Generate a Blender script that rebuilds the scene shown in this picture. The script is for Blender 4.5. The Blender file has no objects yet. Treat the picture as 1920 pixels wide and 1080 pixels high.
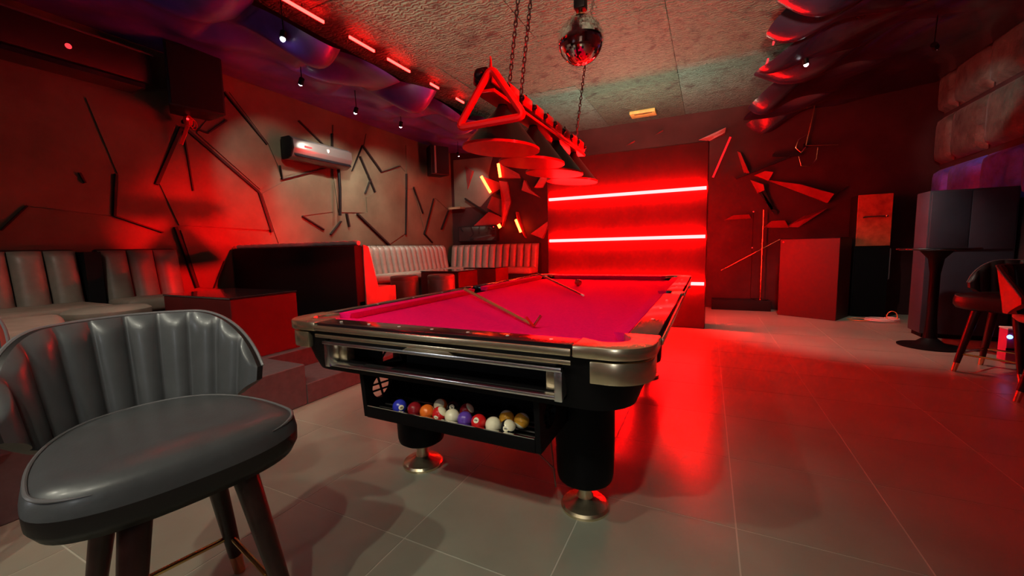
import bpy, bmesh, math, random
from mathutils import Vector, Matrix
random.seed(7)
S = bpy.context.scene
C = S.collection
PI = math.pi

# ------------------------------------------------------------------ camera
cam_d = bpy.data.cameras.new('camera'); cam = bpy.data.objects.new('camera', cam_d); C.objects.link(cam)
S.camera = cam
cam_d.sensor_fit = 'HORIZONTAL'; cam_d.sensor_width = 36.0
cam_d.lens = 756.3 / 1920 * 36.0
cam_d.clip_start = 0.02
YAW, PITCH, ROLL = .453, .099, .022
fw = Vector((-math.sin(YAW)*math.cos(PITCH), math.cos(YAW)*math.cos(PITCH), -math.sin(PITCH)))
rt = Vector((math.cos(YAW), math.sin(YAW), 0)); dn = fw.cross(rt)
rr = math.cos(ROLL)*rt + math.sin(ROLL)*dn
dd = -math.sin(ROLL)*rt + math.cos(ROLL)*dn
m = Matrix((rr, -dd, -fw)).transposed().to_4x4(); m.translation = Vector((.877, -1.084, 1.103))
cam.matrix_world = m

# ------------------------------------------------------------------ world, exposure
w = bpy.data.worlds.new('world'); S.world = w; w.use_nodes = True
w.node_tree.nodes['Background'].inputs[0].default_value = (.02, .01, .02, 1)
w.node_tree.nodes['Background'].inputs[1].default_value = .01
S.view_settings.view_transform = 'Standard'; S.view_settings.look = 'None'
S.view_settings.exposure = 0.0; S.view_settings.gamma = 1.0
S.view_settings.use_curve_mapping = False

# light levels (the lamps themselves are built with their fixtures below)
LED_PANEL = 350.0       # red tubes on the stage panel
LED_BACK = 330.0        # red strips behind the panel
LED_COVE = 70.0         # red strips along the drapes
DOWN_W = 100.0          # white downlights seen in the drapes
ROOM_W = 200.0          # white downlights behind the camera
UP_W = 4200.0          # unseen floor uplighters added behind the camera
WASH_W = 60.0          # hidden ceiling wash strip added on top of the stage panel
RED_SPOT = 8000.0

LEFT, RIGHT, BACK, FRONT, CEIL = -4.38, 3.75, 6.7, -3.2, 3.34

# ------------------------------------------------------------------ materials
MATS = {}
def mat(name, base, rough=.5, metal=0., emis=None, es=0., noise=None, bump=None, coat=0., spec=.5, rvar=0., sheen=0.):
    M = bpy.data.materials.new(name); M.use_nodes = True; nt = M.node_tree; b = nt.nodes['Principled BSDF']
    b.inputs['Base Color'].default_value = (*base, 1); b.inputs['Roughness'].default_value = rough
    b.inputs['Metallic'].default_value = metal; b.inputs['Specular IOR Level'].default_value = spec
    b.inputs['Coat Weight'].default_value = coat; b.inputs['Coat Roughness'].default_value = .12
    b.inputs['Sheen Weight'].default_value = sheen
    if emis: b.inputs['Emission Color'].default_value = (*emis, 1); b.inputs['Emission Strength'].default_value = es
    tc = None
    if noise or bump or rvar:
        tc = nt.nodes.new('ShaderNodeTexCoord')
    if noise:
        sc, amt = noise[0], noise[1]
        n = nt.nodes.new('ShaderNodeTexNoise'); n.inputs['Scale'].default_value = sc; n.inputs['Detail'].default_value = 6
        n.inputs['Roughness'].default_value = .6
        nt.links.new(tc.outputs['Object'], n.inputs['Vector'])
        r = nt.nodes.new('ShaderNodeValToRGB'); r.color_ramp.elements[0].position = .3; r.color_ramp.elements[1].position = .7
        c2 = noise[2] if len(noise) > 2 else tuple(min(1, c*(1+amt)) for c in base)
        r.color_ramp.elements[0].color = (*[c*(1-amt) for c in base], 1); r.color_ramp.elements[1].color = (*c2, 1)
        nt.links.new(n.outputs['Fac'], r.inputs['Fac']); nt.links.new(r.outputs['Color'], b.inputs['Base Color'])
        if rvar:
            mr = nt.nodes.new('ShaderNodeMapRange'); mr.inputs['To Min'].default_value = rough-rvar; mr.inputs['To Max'].default_value = rough+rvar
            nt.links.new(n.outputs['Fac'], mr.inputs['Value']); nt.links.new(mr.outputs['Result'], b.inputs['Roughness'])
    if bump:
        sc, st, di = bump
        n2 = nt.nodes.new('ShaderNodeTexNoise'); n2.inputs['Scale'].default_value = sc; n2.inputs['Detail'].default_value = 5
        nt.links.new(tc.outputs['Object'], n2.inputs['Vector'])
        bp = nt.nodes.new('ShaderNodeBump'); bp.inputs['Strength'].default_value = st; bp.inputs['Distance'].default_value = di
        nt.links.new(n2.outputs['Fac'], bp.inputs['Height']); nt.links.new(bp.outputs['Normal'], b.inputs['Normal'])
    MATS[name] = M
    return M

mat('tile', (.23, .235, .185), .3, noise=(2.2, .13), rvar=.05, bump=(60, .03, .002))
mat('grout', (.42, .40, .33), .7)
mat('subfloor', (.16, .15, .13), .8)
mat('wall_bronze', (.10, .085, .055), .42, metal=.25, noise=(1.6, .28), bump=(2.5, .15, .03), rvar=.06, spec=.3)
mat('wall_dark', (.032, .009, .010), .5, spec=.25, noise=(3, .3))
mat('wall_black', (.022, .019, .022), .55, noise=(4, .3))
mat('slat_black', (.010, .007, .007), .35, spec=.3)
mat('light_pool_grey', (.10, .10, .075), .5, noise=(3, .2))
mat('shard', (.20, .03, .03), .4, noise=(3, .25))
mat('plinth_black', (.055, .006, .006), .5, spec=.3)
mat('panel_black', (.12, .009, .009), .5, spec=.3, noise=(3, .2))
mat('drape_shaded', (.012, .007, .016), .25, noise=(2.5, .4), bump=(5, .25, .03), spec=.5)  # same satin as the other drape, the dimmer side's shade put into its colour
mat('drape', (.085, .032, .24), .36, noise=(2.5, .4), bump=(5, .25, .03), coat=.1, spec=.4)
mat('ceiling_black', (.012, .01, .012), .7)
mat('black_gloss', (.006, .0055, .007), .2, coat=.3)
mat('black_satin', (.004, .0035, .004), .5, spec=.10)
mat('satin_chrome', (.82, .80, .78), .26, metal=1.)
mat('black_matte', (.006, .005, .006), .8, spec=.2)
mat('black_plastic', (.007, .006, .007), .5, spec=.3, bump=(140, .1, .002))
mat('champagne', (.80, .66, .44), .27, metal=.95, noise=(40, .08))
mat('chrome', (.75, .73, .72), .08, metal=1.)
mat('brass', (.75, .50, .18), .22, metal=1.)
mat('copper', (.80, .38, .20), .25, metal=1.)
mat('cloth_blue', (.80, .005, .14), .9, noise=(90, .08), spec=.05)
mat('leather_grey', (.060, .062, .066), .38, noise=(14, .12), bump=(120, .12, .003), coat=.08)
mat('leather_brown', (.20, .165, .135), .40, noise=(8, .18), bump=(90, .15, .003))
mat('roll_pale', (.55, .50, .45), .5)
mat('leather_black', (.014, .011, .011), .40, spec=.35, bump=(90, .12, .003))
mat('seat_fabric', (.24, .19, .15), .7, noise=(6, .2), bump=(30, .2, .006))
mat('piping', (.12, .115, .12), .3)
mat('wood_dark', (.022, .007, .006), .35, noise=(20, .4), spec=.3)
mat('wood_cabinet', (.34, .085, .035), .4, noise=(9, .4))
mat('cue_wood', (.30, .13, .035), .3, noise=(20, .2), coat=.4)
mat('cue_dark', (.035, .015, .012), .25, coat=.4)
mat('white_plastic', (.70, .68, .64), .35)
mat('ac_shell', (.16, .15, .145), .28, metal=.6)
mat('opal', (.45, .30, .45), .5)
mat('red_lacquer', (.50, .006, .006), .3, coat=.2, spec=.3)
mat('red_plastic', (.70, .008, .008), .4, spec=.3)
mat('lamp_black', (.008, .006, .007), .4, spec=.3)
mat('chain_metal', (.18, .16, .15), .35, metal=.9)
mat('mirror_tile', (.80, .78, .80), .06, metal=1.)
mat('velvet_brown', (.020, .028, .024), .6, noise=(7, .45, (.06, .085, .07)), bump=(9, .55, .04), sheen=.08)
mat('velvet_blue', (.03, .05, .40), .6, noise=(7, .4, (.07, .11, .85)), bump=(9, .5, .04), sheen=.08)
mat('cab_violet', (.036, .036, .055), .6, noise=(3, .2))
mat('glass_black', (.02, .018, .02), .06, coat=.8)
mat('carpet_step', (.06, .048, .05), .8, noise=(20, .2))
mat('sign_yellow', (.34, .34, .10), .5, noise=(12, .25))
mat('cable_white', (.75, .62, .58), .5)
mat('cable_orange', (.75, .25, .08), .45)
mat('magenta_box', (.50, .03, .12), .4)
mat('led_red', (.2, 0, 0), .4, emis=(1, .0024, .0024), es=LED_PANEL)
mat('led_back', (.2, 0, 0), .4, emis=(1, .003, .003), es=LED_BACK)
mat('led_cove', (.2, 0, 0), .4, emis=(1, .005, .004), es=LED_COVE)
mat('led_shard', (.2, 0, 0), .4, emis=(1, .035, .006), es=40.)
mat('lit_stick_glow', (.2, 0, 0), .4, emis=(1, .006, .014), es=.85)
mat('led_dot', (.2, 0, 0), .4, emis=(1, .04, .05), es=1.6)
mat('led_blue', (0, 0, .2), .4, emis=(.12, .35, 1), es=6.)
mat('lens_white', (.8, .8, .8), .3, emis=(.9, .95, 1), es=25.)

# ceiling: crinkled, ribbed plaster sheet
Mc = mat('crinkle', (.42, .38, .30), .62)
nt = Mc.node_tree; b = nt.nodes['Principled BSDF']
tc = nt.nodes.new('ShaderNodeTexCoord')
wv = nt.nodes.new('ShaderNodeTexWave'); wv.wave_type = 'BANDS'; wv.bands_direction = 'Y'
wv.inputs['Scale'].default_value = 7.; wv.inputs['Distortion'].default_value = 9; wv.inputs['Detail'].default_value = 5; wv.inputs['Detail Scale'].default_value = 2.2
ns = nt.nodes.new('ShaderNodeTexNoise'); ns.inputs['Scale'].default_value = 9; ns.inputs['Detail'].default_value = 9; ns.inputs['Roughness'].default_value = .7
vo = nt.nodes.new('ShaderNodeTexNoise'); vo.inputs['Scale'].default_value = 2.4; vo.inputs['Detail'].default_value = 5; vo.inputs['Distortion'].default_value = 2.2
mx = nt.nodes.new('ShaderNodeMath'); mx.operation = 'MULTIPLY_ADD'; mx.inputs[1].default_value = .5
mx2 = nt.nodes.new('ShaderNodeMath'); mx2.operation = 'ADD'
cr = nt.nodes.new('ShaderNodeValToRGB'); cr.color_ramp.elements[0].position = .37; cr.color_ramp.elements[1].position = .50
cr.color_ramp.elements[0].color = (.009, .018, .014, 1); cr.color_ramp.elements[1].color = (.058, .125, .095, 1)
av = nt.nodes.new('ShaderNodeMath'); av.operation = 'MULTIPLY_ADD'; av.inputs[1].default_value = .45; 
bp = nt.nodes.new('ShaderNodeBump'); bp.inputs['Strength'].default_value = 1.; bp.inputs['Distance'].default_value = .09
for n in (wv, ns, vo): nt.links.new(tc.outputs['Object'], n.inputs['Vector'])
nt.links.new(wv.outputs['Fac'], mx.inputs[0]); nt.links.new(ns.outputs['Fac'], mx.inputs[2])
nt.links.new(mx.outputs[0], bp.inputs['Height'])
sv = nt.nodes.new('ShaderNodeMath'); sv.operation = 'MULTIPLY'; sv.inputs[1].default_value = .62
nt.links.new(vo.outputs['Fac'], sv.inputs[0])
nt.links.new(ns.outputs['Fac'], av.inputs[0]); nt.links.new(sv.outputs[0], av.inputs[2])
nt.links.new(av.outputs[0], cr.inputs['Fac'])
gr = nt.nodes.new('ShaderNodeValToRGB'); gr.color_ramp.elements[0].position = .48; gr.color_ramp.elements[1].position = .78  # shade in the grooves multiplied into the ceiling colour
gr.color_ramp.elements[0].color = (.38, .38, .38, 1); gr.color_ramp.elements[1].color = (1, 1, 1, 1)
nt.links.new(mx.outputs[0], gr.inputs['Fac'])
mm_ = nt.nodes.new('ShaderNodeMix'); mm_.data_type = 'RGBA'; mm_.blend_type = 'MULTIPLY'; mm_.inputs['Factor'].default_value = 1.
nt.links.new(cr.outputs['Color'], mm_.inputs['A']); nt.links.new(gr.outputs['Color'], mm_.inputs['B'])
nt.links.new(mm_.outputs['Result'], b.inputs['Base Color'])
nt.links.new(bp.outputs['Normal'], b.inputs['Normal'])

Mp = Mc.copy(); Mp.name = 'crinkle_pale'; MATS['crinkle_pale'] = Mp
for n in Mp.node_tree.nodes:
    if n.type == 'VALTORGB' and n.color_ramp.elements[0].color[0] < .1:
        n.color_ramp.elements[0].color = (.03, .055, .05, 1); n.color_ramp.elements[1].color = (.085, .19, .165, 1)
# ------------------------------------------------------------------ mesh helpers
class MB:
    def __init__(s): s.v = []; s.f = []
    def add(s, vs, fs):
        o = len(s.v); s.v += [tuple(x) for x in vs]; s.f += [tuple(i+o for i in f) for f in fs]; return s
    def box(s, x0, x1, y0, y1, z0, z1):
        return s.add([(x0,y0,z0),(x1,y0,z0),(x1,y1,z0),(x0,y1,z0),(x0,y0,z1),(x1,y0,z1),(x1,y1,z1),(x0,y1,z1)],
                     [(0,3,2,1),(4,5,6,7),(0,1,5,4),(1,2,6,5),(2,3,7,6),(3,0,4,7)])
    def bar(s, a, b, wd, ht, up=(0,0,1)):
        a = Vector(a); b = Vector(b); d = (b-a).normalized(); u = Vector(up)
        sd = d.cross(u).normalized()*wd/2; u2 = sd.cross(d).normalized()*ht/2
        vs = [p+i*sd+j*u2 for p in (a, b) for i, j in ((-1,-1),(1,-1),(1,1),(-1,1))]
        return s.add(vs, [(0,1,2,3),(7,6,5,4),(0,4,5,1),(1,5,6,2),(2,6,7,3),(3,7,4,0)])
    def cyl(s, a, b, r0, r1=None, n=16, cap=True):
        r1 = r0 if r1 is None else r1
        a = Vector(a); b = Vector(b); d = (b-a).normalized()
        t = Vector((1,0,0)) if abs(d.x) < .9 else Vector((0,1,0)); e = d.cross(t).normalized(); g = d.cross(e)
        vs = []
        for p, r in ((a, r0), (b, r1)):
            vs += [p + r*(math.cos(2*PI*i/n)*e + math.sin(2*PI*i/n)*g) for i in range(n)]
        fs = [(i, n+i, n+(i+1) % n, (i+1) % n) for i in range(n)]
        if cap: fs += [tuple(range(n)), tuple(range(2*n-1, n-1, -1))]
        return s.add(vs, fs)
    def tube(s, pts, r, n=8, closed=False):
        pts = [Vector(p) for p in pts]; N = len(pts); vs = []; prev = None
        for k, p in enumerate(pts):
            if closed: d = pts[(k+1) % N]-pts[k-1]
            else: d = pts[min(k+1, N-1)]-pts[max(k-1, 0)]
            d.normalize()
            if prev is None:
                t = Vector((0,0,1)) if abs(d.z) < .9 else Vector((1,0,0)); e = d.cross(t).normalized()
            else: e = (prev - d*prev.dot(d)).normalized()
            prev = e; g = d.cross(e)
            rk = r[k] if isinstance(r, (list, tuple)) else r
            vs += [p + rk*(math.cos(2*PI*i/n)*e + math.sin(2*PI*i/n)*g) for i in range(n)]
        fs = []
        for k in range(N if closed else N-1):
            k2 = (k+1) % N
            fs += [(k*n+i, k*n+(i+1) % n, k2*n+(i+1) % n, k2*n+i) for i in range(n)]
        if not closed: fs += [tuple(range(n-1, -1, -1)), tuple(range((N-1)*n, N*n))]
        return s.add(vs, fs)
    def lathe(s, prof, c=(0,0,0), n=32, axis='z'):
        vs = []
        for r, h in prof:
            for i in range(n):
                a = 2*PI*i/n
                vs.append((c[0]+r*math.cos(a), c[1]+r*math.sin(a), c[2]+h))
        fs = []
        for k in range(len(prof)-1):
            fs += [(k*n+i, k*n+(i+1) % n, (k+1)*n+(i+1) % n, (k+1)*n+i) for i in range(n)]
        fs.append(tuple(range(n-1, -1, -1))); fs.append(tuple(range((len(prof)-1)*n, len(prof)*n)))
        return s.add(vs, fs)
    def prism(s, poly, a, b, axis='z'):
        def P(p, h):
            if axis == 'z': return (p[0], p[1], h)
            if axis == 'x': return (h, p[0], p[1])
            return (p[0], h, p[1])
        n = len(poly)
        vs = [P(p, a) for p in poly]+[P(p, b) for p in poly]
        return s.add(vs, [tuple(range(n-1, -1, -1)), tuple(range(n, 2*n))]+[(i, (i+1) % n, n+(i+1) % n, n+i) for i in range(n)])
    def sphere(s, c, r, nu=24, nv=14, sc=(1,1,1)):
        prof = [(max(1e-4, r*math.sin(PI*k/nv)), -r*math.cos(PI*k/nv)) for k in range(nv+1)]
        o = len(s.v); s.lathe(prof, (0,0,0), nu)
        for i in range(o, len(s.v)):
            v = s.v[i]; s.v[i] = (c[0]+v[0]*sc[0], c[1]+v[1]*sc[1], c[2]+v[2]*sc[2])
        return s
    def grid(s, rows, closed_u=False):
        o = []; n = len(rows[0])
        vs = [p for r in rows for p in r]; fs = []
        for k in range(len(rows)-1):
            for i in range(n if closed_u else n-1):
                j = (i+1) % n
                fs.append((k*n+i, k*n+j, (k+1)*n+j, (k+1)*n+i))
        return s.add(vs, fs)
    def build(s, name, m_, parent=None, bevel=0., seg=2, angle=35, smooth=True, fix=True):
        me = bpy.data.meshes.new(name); me.from_pydata(s.v, [], s.f)
        bm = bmesh.new(); bm.from_mesh(me)
        if fix: bmesh.ops.recalc_face_normals(bm, faces=bm.faces)
        if bevel:
            es = [e for e in bm.edges if len(e.link_faces) == 2 and e.calc_face_angle(0) > math.radians(30)]
            bmesh.ops.bevel(bm, geom=es, offset=bevel, segments=seg, affect='EDGES', profile=.5, clamp_overlap=True)
        bm.to_mesh(me); bm.free()
        if smooth:
            for p in me.polygons: p.use_smooth = True
            me.set_sharp_from_angle(angle=math.radians(angle))
        if m_:
            for k in (m_ if isinstance(m_, (list, tuple)) else [m_]): me.materials.append(MATS[k])
        o = bpy.data.objects.new(name, me); C.objects.link(o)
        if parent: o.parent = parent
        return o

def tag(o, label, cat, group=None):
    o['label'] = label; o['category'] = cat
    if group: o['group'] = group
    return o
def thing(name, label, cat, loc=(0,0,0), rotz=0, group=None):
    o = bpy.data.objects.new(name, None); C.objects.link(o); o.empty_display_size = .1
    o.location = loc; o.rotation_euler = (0, 0, rotz)
    return tag(o, label, cat, group)
def struct(o): o['kind'] = 'structure'; return o
def copy_tree(o, parent=None):
    c = o.copy(); C.objects.link(c); c.parent = parent
    for ch in list(o.children): copy_tree(ch, c)
    return c
def share(src, name, parent, loc, rot=(0,0,0), scale=(1,1,1)):
    o = bpy.data.objects.new(name, src.data); C.objects.link(o); o.parent = parent
    o.location = loc; o.rotation_euler = rot; o.scale = scale
    return o
def spot(name, loc, target, watts, color, size, blend=.5, radius=.05):
    d = bpy.data.lights.new(name, 'SPOT'); d.energy = watts; d.color = color; d.spot_size = math.radians(size); d.spot_blend = blend
    d.shadow_soft_size = radius
    o = bpy.data.objects.new(name, d); C.objects.link(o); o.location = loc
    o.rotation_euler = (Vector(target)-Vector(loc)).to_track_quat('-Z', 'Y').to_euler()
    return o
def arc(cx, cy, r, a0, a1, n):
    return [(cx+r*math.cos(math.radians(a0+(a1-a0)*i/n)), cy+r*math.sin(math.radians(a0+(a1-a0)*i/n))) for i in range(n+1)]

# ------------------------------------------------------------------ floor with tiles
fl = struct(MB().box(LEFT-.1, RIGHT+.1, FRONT-.1, BACK+.1, -.12, -.0015).build('floor', 'grout', smooth=False))
TS = .575
t0 = MB().box(-TS/2+.0028, TS/2-.0028, -TS/2+.0028, TS/2-.0028, -.001, 0).build('tile', 'tile', fl, smooth=False)
first = True
kx0 = int((LEFT+.9-1.0)/TS)
for i in range(-7, 6):
    for j in range(-6, 13):
        x = 1.0+TS*(i+.5); y = .03+TS*(j+.5)
        if x+TS/2 < -2.2 or x-TS/2 > RIGHT or y-TS/2 > BACK or y+TS/2 < FRONT: continue
        if first: t0.location = (x, y, 0); first = False
        else: share(t0, 'tile', fl, (x, y, 0), (0, 0, random.choice((0, PI))))

# ------------------------------------------------------------------ walls, ceiling
wl = struct(MB().box(LEFT-.15, LEFT, FRONT, BACK, 0, CEIL+.1).build('wall_left', 'wall_bronze', smooth=False))
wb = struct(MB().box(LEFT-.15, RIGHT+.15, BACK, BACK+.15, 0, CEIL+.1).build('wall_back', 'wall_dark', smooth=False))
wr = struct(MB().box(RIGHT, RIGHT+.15, FRONT, BACK, 0, CEIL+.1).build('wall_right', 'wall_black', smooth=False))
wf = struct(MB().box(LEFT-.15, RIGHT+.15, FRONT-.15, FRONT, 0, CEIL+.1).build('wall_front', 'wall_black', smooth=False))
ce = struct(MB().box(LEFT-.15, RIGHT+.15, FRONT-.15, BACK+.15, CEIL, CEIL+.15).build('ceiling', 'ceiling_black', smooth=False))
ys = [-3.1, -1.25, .2, 1.65, 3.1, 4.55, 6.68]; xs = [-2.75, -2.13, -.82, .47, 1.75]
for j in range(len(ys)-1):
    for i in range(len(xs)-1):
        dz = random.uniform(0, .008)
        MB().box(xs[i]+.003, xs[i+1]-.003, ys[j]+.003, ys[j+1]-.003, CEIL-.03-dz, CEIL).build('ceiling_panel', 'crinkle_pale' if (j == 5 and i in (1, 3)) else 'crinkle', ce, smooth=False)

# left wall: angular boards standing proud of the wall, black slats in the joints (coordinates y, z)
boards = [
 ([(1.47,2.50),(2.25,1.90),(2.38,1.41),(1.36,1.43),(1.22,1.86)], .075),
 ([(1.62,2.48),(1.97,2.98),(2.42,2.52),(2.60,2.12),(2.30,1.93)], .05),
 ([(2.46,2.54),(2.02,3.05),(2.90,3.08),(2.94,2.95),(3.34,2.68),(3.30,2.40),(2.63,2.14)], .035),
 ([(3.52,3.05),(4.07,2.86),(3.82,2.40),(4.08,2.06),(4.05,1.75),(3.52,1.72),(3.46,2.35)], .06),
 ([(4.12,2.84),(4.2,3.08),(5.10,3.1),(5.14,2.60),(5.0,2.70),(4.52,2.52)], .045),
 ([(4.50,2.46),(5.0,2.63),(5.12,2.24),(5.05,1.42),(4.62,1.22),(3.93,1.72),(4.12,1.76),(4.12,2.02),(4.34,2.12),(4.15,2.40)], .05),
 ([(5.20,3.1),(6.50,3.12),(6.54,1.98),(6.05,2.20),(5.66,1.47),(5.38,2.32),(5.18,2.26)], .04),
 ([(2.45,1.38),(2.32,1.88),(2.62,2.06),(3.30,2.33),(3.41,1.72),(2.90,1.63),(3.25,1.44),(3.34,1.22),(2.5,1.22)], .03),
 ([(.89,1.90),(.84,1.50),(1.2,1.36),(1.30,1.42),(1.16,1.84),(1.42,2.50),(.72,2.58)], .06),
 ([(1.37,1.38),(2.38,1.36),(2.42,1.22),(1.85,1.10),(1.66,.70),(1.50,.73)], .04),
 ([(-.4,2.60),(.58,2.55),(.84,1.92),(.80,1.50),(.28,1.55),(.08,1.32),(-.5,1.35)], .045),
 ([(-1.9,2.7),(-.5,2.62),(-.6,1.33),(-1.8,1.30)], .055),
]
for poly, t in boards:
    MB().prism(poly, LEFT-.01, LEFT+.006+t*.16, 'x').build('wall_board', 'wall_bronze', wl)
slats = [((1.47,2.50),(1.19,1.85),.05),((1.48,2.50),(1.52,1.82),.022),((1.50,2.50),(2.27,1.89),.045),((2.27,1.89),(2.40,1.38),.045),
 ((1.95,3.03),(2.43,2.52),.03),((1.55,2.53),(1.73,2.50),.025),((1.73,2.50),(1.95,2.70),.025),((2.92,2.95),(3.34,2.68),.03),
 ((2.59,2.28),(2.61,2.10),.018),((2.61,2.10),(3.32,2.36),.014),((3.49,2.91),(3.47,2.70),.03),((2.87,1.62),(3.22,1.44),.028),
 ((3.34,1.37),(3.55,1.58),.03),((4.09,2.86),(4.50,2.49),.04),((4.50,2.49),(5.0,2.68),.014),((4.09,2.86),(3.83,2.40),.016),
 ((4.02,2.67),(4.32,2.12),.035),((4.23,2.33),(4.09,2.07),.02),((3.89,1.72),(4.61,1.20),.05),((3.67,1.71),(3.71,1.50),.04),
 ((5.17,2.56),(5.15,2.26),.04),((5.15,2.26),(5.06,1.40),.02),((5.36,2.34),(5.61,1.84),.04),((5.99,2.17),(5.63,1.43),.03),
 ((5.63,1.43),(5.89,1.25),.03),((6.52,1.96),(6.23,1.54),.03),((.87,1.91),(.82,1.50),.03),((.82,1.50),(1.20,1.35),.02),
 ((1.32,1.41),(1.47,.73),.045),((1.78,1.02),(1.64,.71),.018),((.26,1.55),(.10,1.34),.02),((.61,1.88),(.64,1.79),.025)]
for a, b_, wd in slats:
    MB().bar((LEFT+.02, a[0], a[1]), (LEFT+.02, b_[0], b_[1]), .040, wd*.62, (0, b_[1]-a[1], -(b_[0]-a[0]))).build('wall_slat', 'slat_black', wl)

# back wall: tilted shards (x, z, stand-off from the wall)
shards = [
 [(-3.99,2.92,.02),(-3.76,2.79,.10),(-3.94,2.40,.02)],
 [(-3.46,2.62,.16),(-3.24,2.26,.16),(-2.98,2.42,.03)],
 [(-3.06,2.85,.20),(-3.02,2.55,.18),(-2.64,2.53,.03),(-2.68,2.62,.03)],
 [(-3.07,2.50,.18),(-2.95,2.48,.05),(-2.88,2.07,.05),(-2.97,1.83,.05),(-3.07,1.56,.10),(-3.02,2.05,.18)],
 [(-3.74,1.60,.14),(-3.36,1.88,.14),(-3.0,1.72,.03),(-3.2,1.60,.06)],
 [(-2.72,1.85,.14),(-2.62,1.55,.05),(-2.54,1.30,.08),(-2.68,1.55,.14)],
 [(-2.0,1.66,.03),(-2.40,1.38,.13),(-2.16,1.28,.10)],
 [(-2.53,2.48,.12),(-2.58,2.27,.14),(-2.22,2.11,.03),(-2.42,2.28,.05)],
 [(-2.30,2.30,.14),(-2.02,2.75,.04),(-1.90,2.70,.03),(-2.16,2.30,.04)],
 [(-3.46,1.98,.03),(-3.28,2.2,.12),(-3.02,2.1,.1),(-3.05,1.75,.03)],
 [(.69,2.86,.02),(1.09,2.98,.13),(1.08,2.90,.13),(.86,2.82,.03)],
 [(1.27,2.60,.02),(1.31,2.56,.10),(1.44,2.22,.16),(1.38,2.23,.04)],
 [(1.47,2.12,.03),(1.64,2.02,.16),(1.66,1.93,.16),(1.58,1.90,.06)],
 [(1.52,2.19,.03),(1.66,2.23,.12),(1.77,2.20,.14),(1.72,2.08,.05)],
 [(1.70,2.10,.03),(2.12,1.98,.16),(2.54,1.80,.20),(2.50,1.68,.05)],
 [(2.50,1.69,.03),(2.54,1.78,.14),(2.74,1.92,.03)],
 [(1.68,1.34,.03),(1.78,1.44,.14),(1.95,1.44,.16),(2.02,1.33,.04)],
 [(1.97,1.34,.03),(2.22,1.50,.16),(2.50,1.60,.10),(2.15,1.33,.04)],
 [(1.11,1.49,.03),(1.24,1.56,.12),(1.46,1.56,.14),(1.50,1.50,.03)],
 [(.12,3.10,.06),(-.02,3.04,.02),(.10,3.08,.02)],
 [(-.36,2.98,.06),(-.52,2.92,.02),(-.38,2.96,.02)],
]
for sh in shards:
    n = len(sh); mb = MB()
    vs = [(x, BACK-d, z) for x, z, d in sh]+[(x, BACK+.01, z) for x, z, d in sh]
    cx = sum(v[0] for v in vs[:n])/n; cz = sum(v[2] for v in vs[:n])/n; cd = sum(v[1] for v in vs[:n])/n
    mb.add(vs+[(cx, cd, cz)], [(i, (i+1) % n, 2*n) for i in range(n)]+[tuple(range(2*n-1, n-1, -1))]+[(i, n+i, n+(i+1) % n, (i+1) % n) for i in range(n)])
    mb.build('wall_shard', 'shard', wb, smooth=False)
for a, b_, wd in (((-3.99,2.21),(-3.44,1.86),.035),((1.26,2.17),(1.98,2.43),.04),((1.76,2.47),(2.13,2.44),.045),((1.64,1.95),(1.78,1.62),.05),((1.60,1.93),(1.84,1.55),.04)):
    MB().bar((a[0], BACK-.06, a[1]), (b_[0], BACK-.06, b_[1]), .04, wd, (b_[1]-a[1], 0, -(b_[0]-a[0]))).build('wall_slat', 'slat_black', wb)
MB().prism([(-4.30,2.02),(-3.62,2.02),(-3.30,2.30),(-3.42,2.66),(-3.30,3.05),(-4.30,3.08)], BACK-.012, BACK+.01, 'y').build('wall_board', 'light_pool_grey', wb)  # pool of white light on the wall, put in as a grey board
def led_bar(a, b_, wd, dep, m_, par):
    return MB().bar((a[0], BACK-dep, a[1]), (b_[0], BACK-dep, b_[1]), .03, wd, (b_[1]-a[1], 0, -(b_[0]-a[0]))).build('led_bar', m_, par)
for a, b_, wd in (((-3.47,2.62),(-3.26,2.27),.05),((-3.06,2.84),(-3.02,2.56),.05),((-2.69,1.68),(-2.58,1.42),.045),((-3.09,1.60),(-3.05,1.53),.06)):
    led_bar(a, b_, wd, .215, 'led_shard', wb)
led_bar((1.16,2.82), (.92,2.2), .030, .12, 'lit_stick_glow', wb)  # stick lit red; the light on it is put in as weak emission

# right wall: padded velvet squares
def cushion(y0, y1, z0, z1, m_, d=.10):
    n = 10; rows = []
    for i in range(n+1):
        r = []
        for j in range(n+1):
            u = i/n*2-1; v = j/n*2-1
            h = (1-abs(u)**6)*(1-abs(v)**6)
            r.append((RIGHT-.005-d*h**.5, y0+(y1-y0)*(u*.5+.5), z0+(z1-z0)*(v*.5+.5)))
        rows.append(r)
    MB().grid(rows).build('wall_cushion', m_, wr, angle=80)
for (y0, y1) in ((6.32,6.68),(5.60,6.29),(4.92,5.57),(4.22,4.88),(3.5,4.18),(2.8,3.46)):
    cushion(y0, y1, 2.80, 3.32, 'velvet_brown'); cushion(y0, y1, 2.12, 2.75, 'velvet_brown')
    if y0 > 4: cushion(y0, y1, 1.50, 2.05, 'velvet_blue')

# ------------------------------------------------------------------ raised seating platform and steps
pf = struct(MB().box(LEFT, -2.17, FRONT, BACK, 0, .30).build('trim_1', 'carpet_step', bevel=.006, seg=1)); pf.name = 'floor_platform'
pe = struct(MB().box(-2.17, -1.73, -1.6, .82, 0, .30).build('floor_landing', 'carpet_step', bevel=.006, seg=1))
st = tag(MB().box(-2.17, -1.73, .82, 2.3, 0, .15).build('step', 'carpet_step', bevel=.006, seg=1), 'low dark step against the seating platform edge beside the pool table', 'step')

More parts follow.
